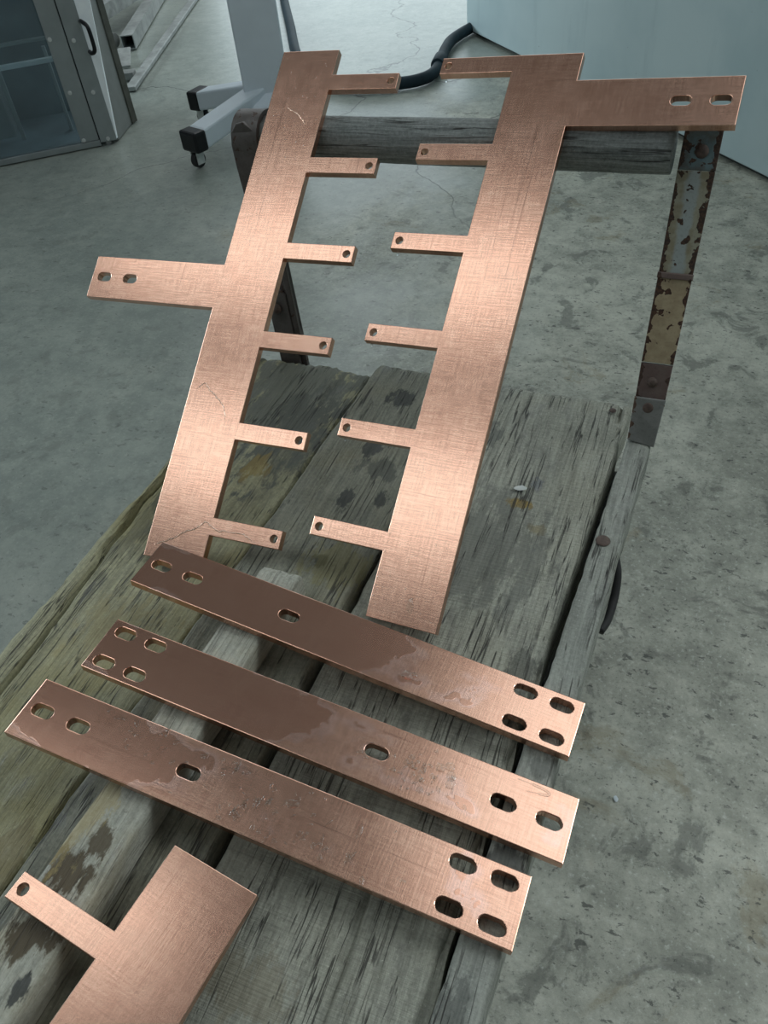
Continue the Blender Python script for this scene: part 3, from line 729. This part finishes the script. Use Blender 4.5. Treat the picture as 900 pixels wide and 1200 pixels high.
prism('panel_edge', [(b2.x + .004, b2.y - .004), (c.x + .004, c.y), (c.x - .03, c.y), (b2.x - .03, b2.y)], .0, HT, m_olive, door, 'dark olive back edge')
# things seen dimly through the glass
dbox('interior_panel', (-1.6, .45, 0), (-.04, .47, HT), m_inside)
dbox('interior_floor', (-1.6, .035, .0), (-.04, .45, .012), m_inside, 0)
dbox('interior_rail', (-1.6, .10, .27), (-.06, .12, .285), m_al2, .002)
dbox('interior_rail', (-1.6, .12, .335), (-.06, .14, .345), m_al, .002)
dbox('interior_post', (-.34, .20, .0), (-.325, .22, .30), m_al, .002)
dbox('interior_post', (-.16, .20, .0), (-.148, .22, .30), m_al, .002)
dbox('interior_box', (-.50, .26, .0), (-.36, .42, .16), m_al, .004)

# scrap steel on the floor behind the enclosure
m_scrap = plain('galvanised_scrap', (.30, .32, .31), .5, .3, .25, 25, .15)
m_scrap2 = plain('dull_scrap', (.20, .21, .20), .6, .2, .3, 25, .2)
def square_tube(name, p0, p1, s, t, mat, label):
    """hollow square section"""
    p0, p1 = Vector(p0), Vector(p1); d = p1 - p0; M = frame(p0, d, (0, 0, 1)); Ln = d.length
    bm = bmesh.new(); R = []
    for x in (0, Ln):
        for h in (s / 2, s / 2 - t): R.append([bm.verts.new(M @ Vector((x, a * h, b * h))) for a, b in ((-1, -1), (1, -1), (1, 1), (-1, 1))])
    o0, i0, o1, i1 = R
    for k in range(4):
        j = (k + 1) % 4
        bm.faces.new((o0[k], o0[j], o1[j], o1[k])); bm.faces.new((i0[j], i0[k], i1[k], i1[j]))
        bm.faces.new((o0[j], o0[k], i0[k], i0[j])); bm.faces.new((o1[k], o1[j], i1[j], i1[k]))
    o = bm_obj(name, bm, mat); return tag(o, label, 'steel tube', 'scrap steel behind the enclosure')
square_tube('square_tube', (-2.70, 3.535, FZ + .0335), (-3.25, 4.75, FZ + .034), .062, .004, m_scrap, 'grey square steel tube on the floor with its open end facing the cart')
square_tube('square_tube', (-2.975, 3.72, FZ + .110), (-3.16, 4.7, FZ + .112), .066, .004, m_scrap, 'thick square steel beam lying left of the open-ended tube')
bm = bmesh.new(); add_cyl(bm, (-3.05, 3.60, FZ + .034), (-2.795, 3.565, FZ + .034), .032, n=24, bevel=.003)
tag(bm_obj('round_tube', bm, m_scrap2, None, False, 40), 'short round steel tube beside the enclosure', 'steel tube')
bm = bmesh.new(); add_box(bm, (-.03, -.075, -.004), (.03, .075, .004), Matrix.Translation((-2.585, 3.33, FZ + .028)) @ Matrix.Rotation(.5, 4, 'Z') @ Matrix.Rotation(.28, 4, 'X'), .002)
tag(bm_obj('steel_plate', bm, m_scrap), 'small pale steel plate leaning on the scrap beside the enclosure', 'steel plate')
bm = bmesh.new(); add_box(bm, (-.03, -.03, 0), (.03, .03, .03), Matrix.Translation((-2.43, 3.13, FZ + .003)) @ Matrix.Rotation(.4, 4, 'Z'), .003)
tag(bm_obj('steel_block', bm, m_scrap2), 'small rusty steel block on floor by the enclosure edge', 'steel block')
bm = bmesh.new(); add_box(bm, (-.5, -.15, 0), (.5, .15, .20), Matrix.Translation((-3.35, 3.85, FZ + .002)) @ Matrix.Rotation(2.0, 4, 'Z'), .006)  # dark body stands in for the shaded void behind the tubes
tag(bm_obj('shade_box', bm, m_dark), 'dark box standing in for the shade behind the steel tubes', 'box')
# long flat steel strip on the floor
p0, p1 = Vector((-2.32, 2.98, FZ)), Vector((-3.05, 4.90, FZ)); FM = frame(p0, p1 - p0, (-.93, -.36, 0))
bm = bmesh.new(); add_box(bm, (0, -.022, .0), ((p1 - p0).length, .022, .018), FM, .003)
tag(bm_obj('steel_strip', bm, m_scrap), 'long narrow steel strip lying on floor behind the enclosure', 'steel strip')

# ------------------------------------------------------------------ stand on castors
m_white = plain('pale_blue_grey_paint', (.64, .72, .78), .38, 0, .05, 8, .02)
stand = empty('machine_stand', 'pale blue-grey pedestal stand on castors behind the cart', 'stand', (-1.455, 2.63, FZ))
def sbm(name, bm, mat, parent=stand, sm=None):
    o = bm_obj(name, bm, mat, None, False, sm); o.parent = parent
    return o
bm = bmesh.new(); add_box(bm, (-.078, -.06, .085), (.078, .07, 1.6), Matrix.Rotation(radians(28), 4, 'Z'), .006); sbm('column', bm, m_white)
def leg(dx, dy, ln, cx=None):
    d = Vector((dx, dy, 0)).normalized(); FMx = frame((0, 0, .108), d, (-d.y, d.x, 0))
    bm = bmesh.new(); add_box(bm, (0, -.040, -.030), (ln, .040, .034), FMx, .008)
    # taper towards the floor end
    for v in bm.verts:
        q = (FMx.inverted() @ v.co).x / ln; v.co.z -= .020 * q - .035 * (1 - q)
    lg = sbm('leg', bm, m_white)
    bm = bmesh.new(); add_box(bm, (ln - .006, -.042, -.052), (ln + .045, .042, .014), FMx, .008)
    cp = sbm('end_cap', bm, m_black, lg)
    e = d * (ln + .02); ax_ = Vector((-d.y, d.x, 0))
    bm = bmesh.new(); c0 = e + Vector((0, 0, .026))
    add_cyl(bm, c0 - ax_ * .011, c0 + ax_ * .011, .0255, n=24, bevel=.004); sbm('castor_wheel', bm, m_rubber, lg, 40)
    bm = bmesh.new()
    for s in (-1, 1): add_box(bm, (ln + .005, s * .015 - .002, -.094), (ln + .035, s * .015 + .002, -.05), FMx, .001)
    sbm('castor_fork', bm, m_screw, lg)
leg(-.12, -.34, .335); leg(-.33, .05, .305); leg(.045, -.15, .12)

# ------------------------------------------------------------------ hose
m_hose = plain('dark_blue_hose', (.018, .034, .044), .62, 0, .2, 30, .04)
m_hose.node_tree.nodes['Principled BSDF'].inputs['Specular IOR Level'].default_value = .18
hz = FZ + .023
pts = [(x, y, hz) for x, y in ((-2.516, 4.828), (-2.258, 4.357), (-1.994, 3.886), (-1.763, 3.469), (-1.568, 3.184), (-1.394, 3.075), (-1.267, 3.077), (-1.157, 3.118), (-1.085, 3.165), (-1.052, 3.25), (-1.068, 3.40), (-1.100, 3.558), (-1.110, 3.729), (-1.05, 3.98), (-.95, 4.15))]
hose = empty('hose', 'thick dark blue hose snaking over the floor between stand and cabinet', 'hose', (-1.36, 3.15, FZ))
def keep(o, par): o.parent = par; o.matrix_parent_inverse = Matrix.Translation(par.location).inverted(); return o
bm = bmesh.new(); add_tube(bm, smooth_path(pts, 10), .0225, 16); keep(bm_obj('hose_pipe', bm, m_hose, None, True), hose)
bm = bmesh.new(); add_cyl(bm, (-1.060, 3.33, hz + .004), (-1.076, 3.43, hz + .004), .028, n=20, bevel=.005); keep(bm_obj('hose_collar', bm, m_hose, None, False, 40), hose)

# ------------------------------------------------------------------ teal cabinet (upper right)
K0 = Vector((-1.106, 3.896, FZ)); KX = Vector((.679, -.734, 0)).normalized(); KY = Vector((.734, .679, 0)).normalized()
KM = Matrix(((KX.x, KY.x, 0, K0.x), (KX.y, KY.y, 0, K0.y), (0, 0, 1, K0.z), (0, 0, 0, 1)))
cab = empty('machine_cabinet', 'large pale teal painted machine cabinet at the upper right of the photo', 'cabinet', M=KM.copy())
def teal():
    t = NT('teal_paint'); P = t.coord(); a = t.noise(P, 2.2, 4); b = t.noise(t.coord((14, 14, 2.5)), 1, 5, .6); c = t.noise(P, 60, 4)
    col = t.mix(t.ss(a, .35, .65), (.46, .60, .63), (.55, .68, .70))
    col = t.mix(t.math('MULTIPLY', t.ss(b, .55, .72), .25), col, (.34, .46, .49))
    col = t.mix(t.math('MULTIPLY', t.ss(c, .70, .76), .7), col, (.12, .16, .17))
    return t.done(col, .40, 0.0, t.bump(c, .05, .001))
m_teal = teal()
bm = bmesh.new(); add_box(bm, (0, 0, .014), (3.4, 1.2, 1.8), None, .004); bm_obj('cabinet_body', bm, m_teal, cab)
bm = bmesh.new(); add_box(bm, (.02, .02, 0), (3.38, 1.18, .014), None); bm_obj('plinth', bm, m_dark, cab)

bm = bmesh.new(); add_blob(bm, 0, 0, .008, .0045, .0014, .3, 5.2, 10); o = bm_obj('paint_flake', bm, plain('flake_paint', (.62, .66, .64), .5))
o.location = (-.079, .708, -.0038); tag(o, 'small whitish paint flake lying on the wide grey deck plank', 'paint flake')
# paint chip on the floor by the cart
bm = bmesh.new(); add_blob(bm, .111, .507, .003, .0045, .001, .3, 2.0); o = bm_obj('paint_chip', bm, plain('white_chip', (.7, .78, .82), .6))
o.location.z = FZ; tag(o, 'small white paint chip lying on the floor right of the cart', 'paint chip')
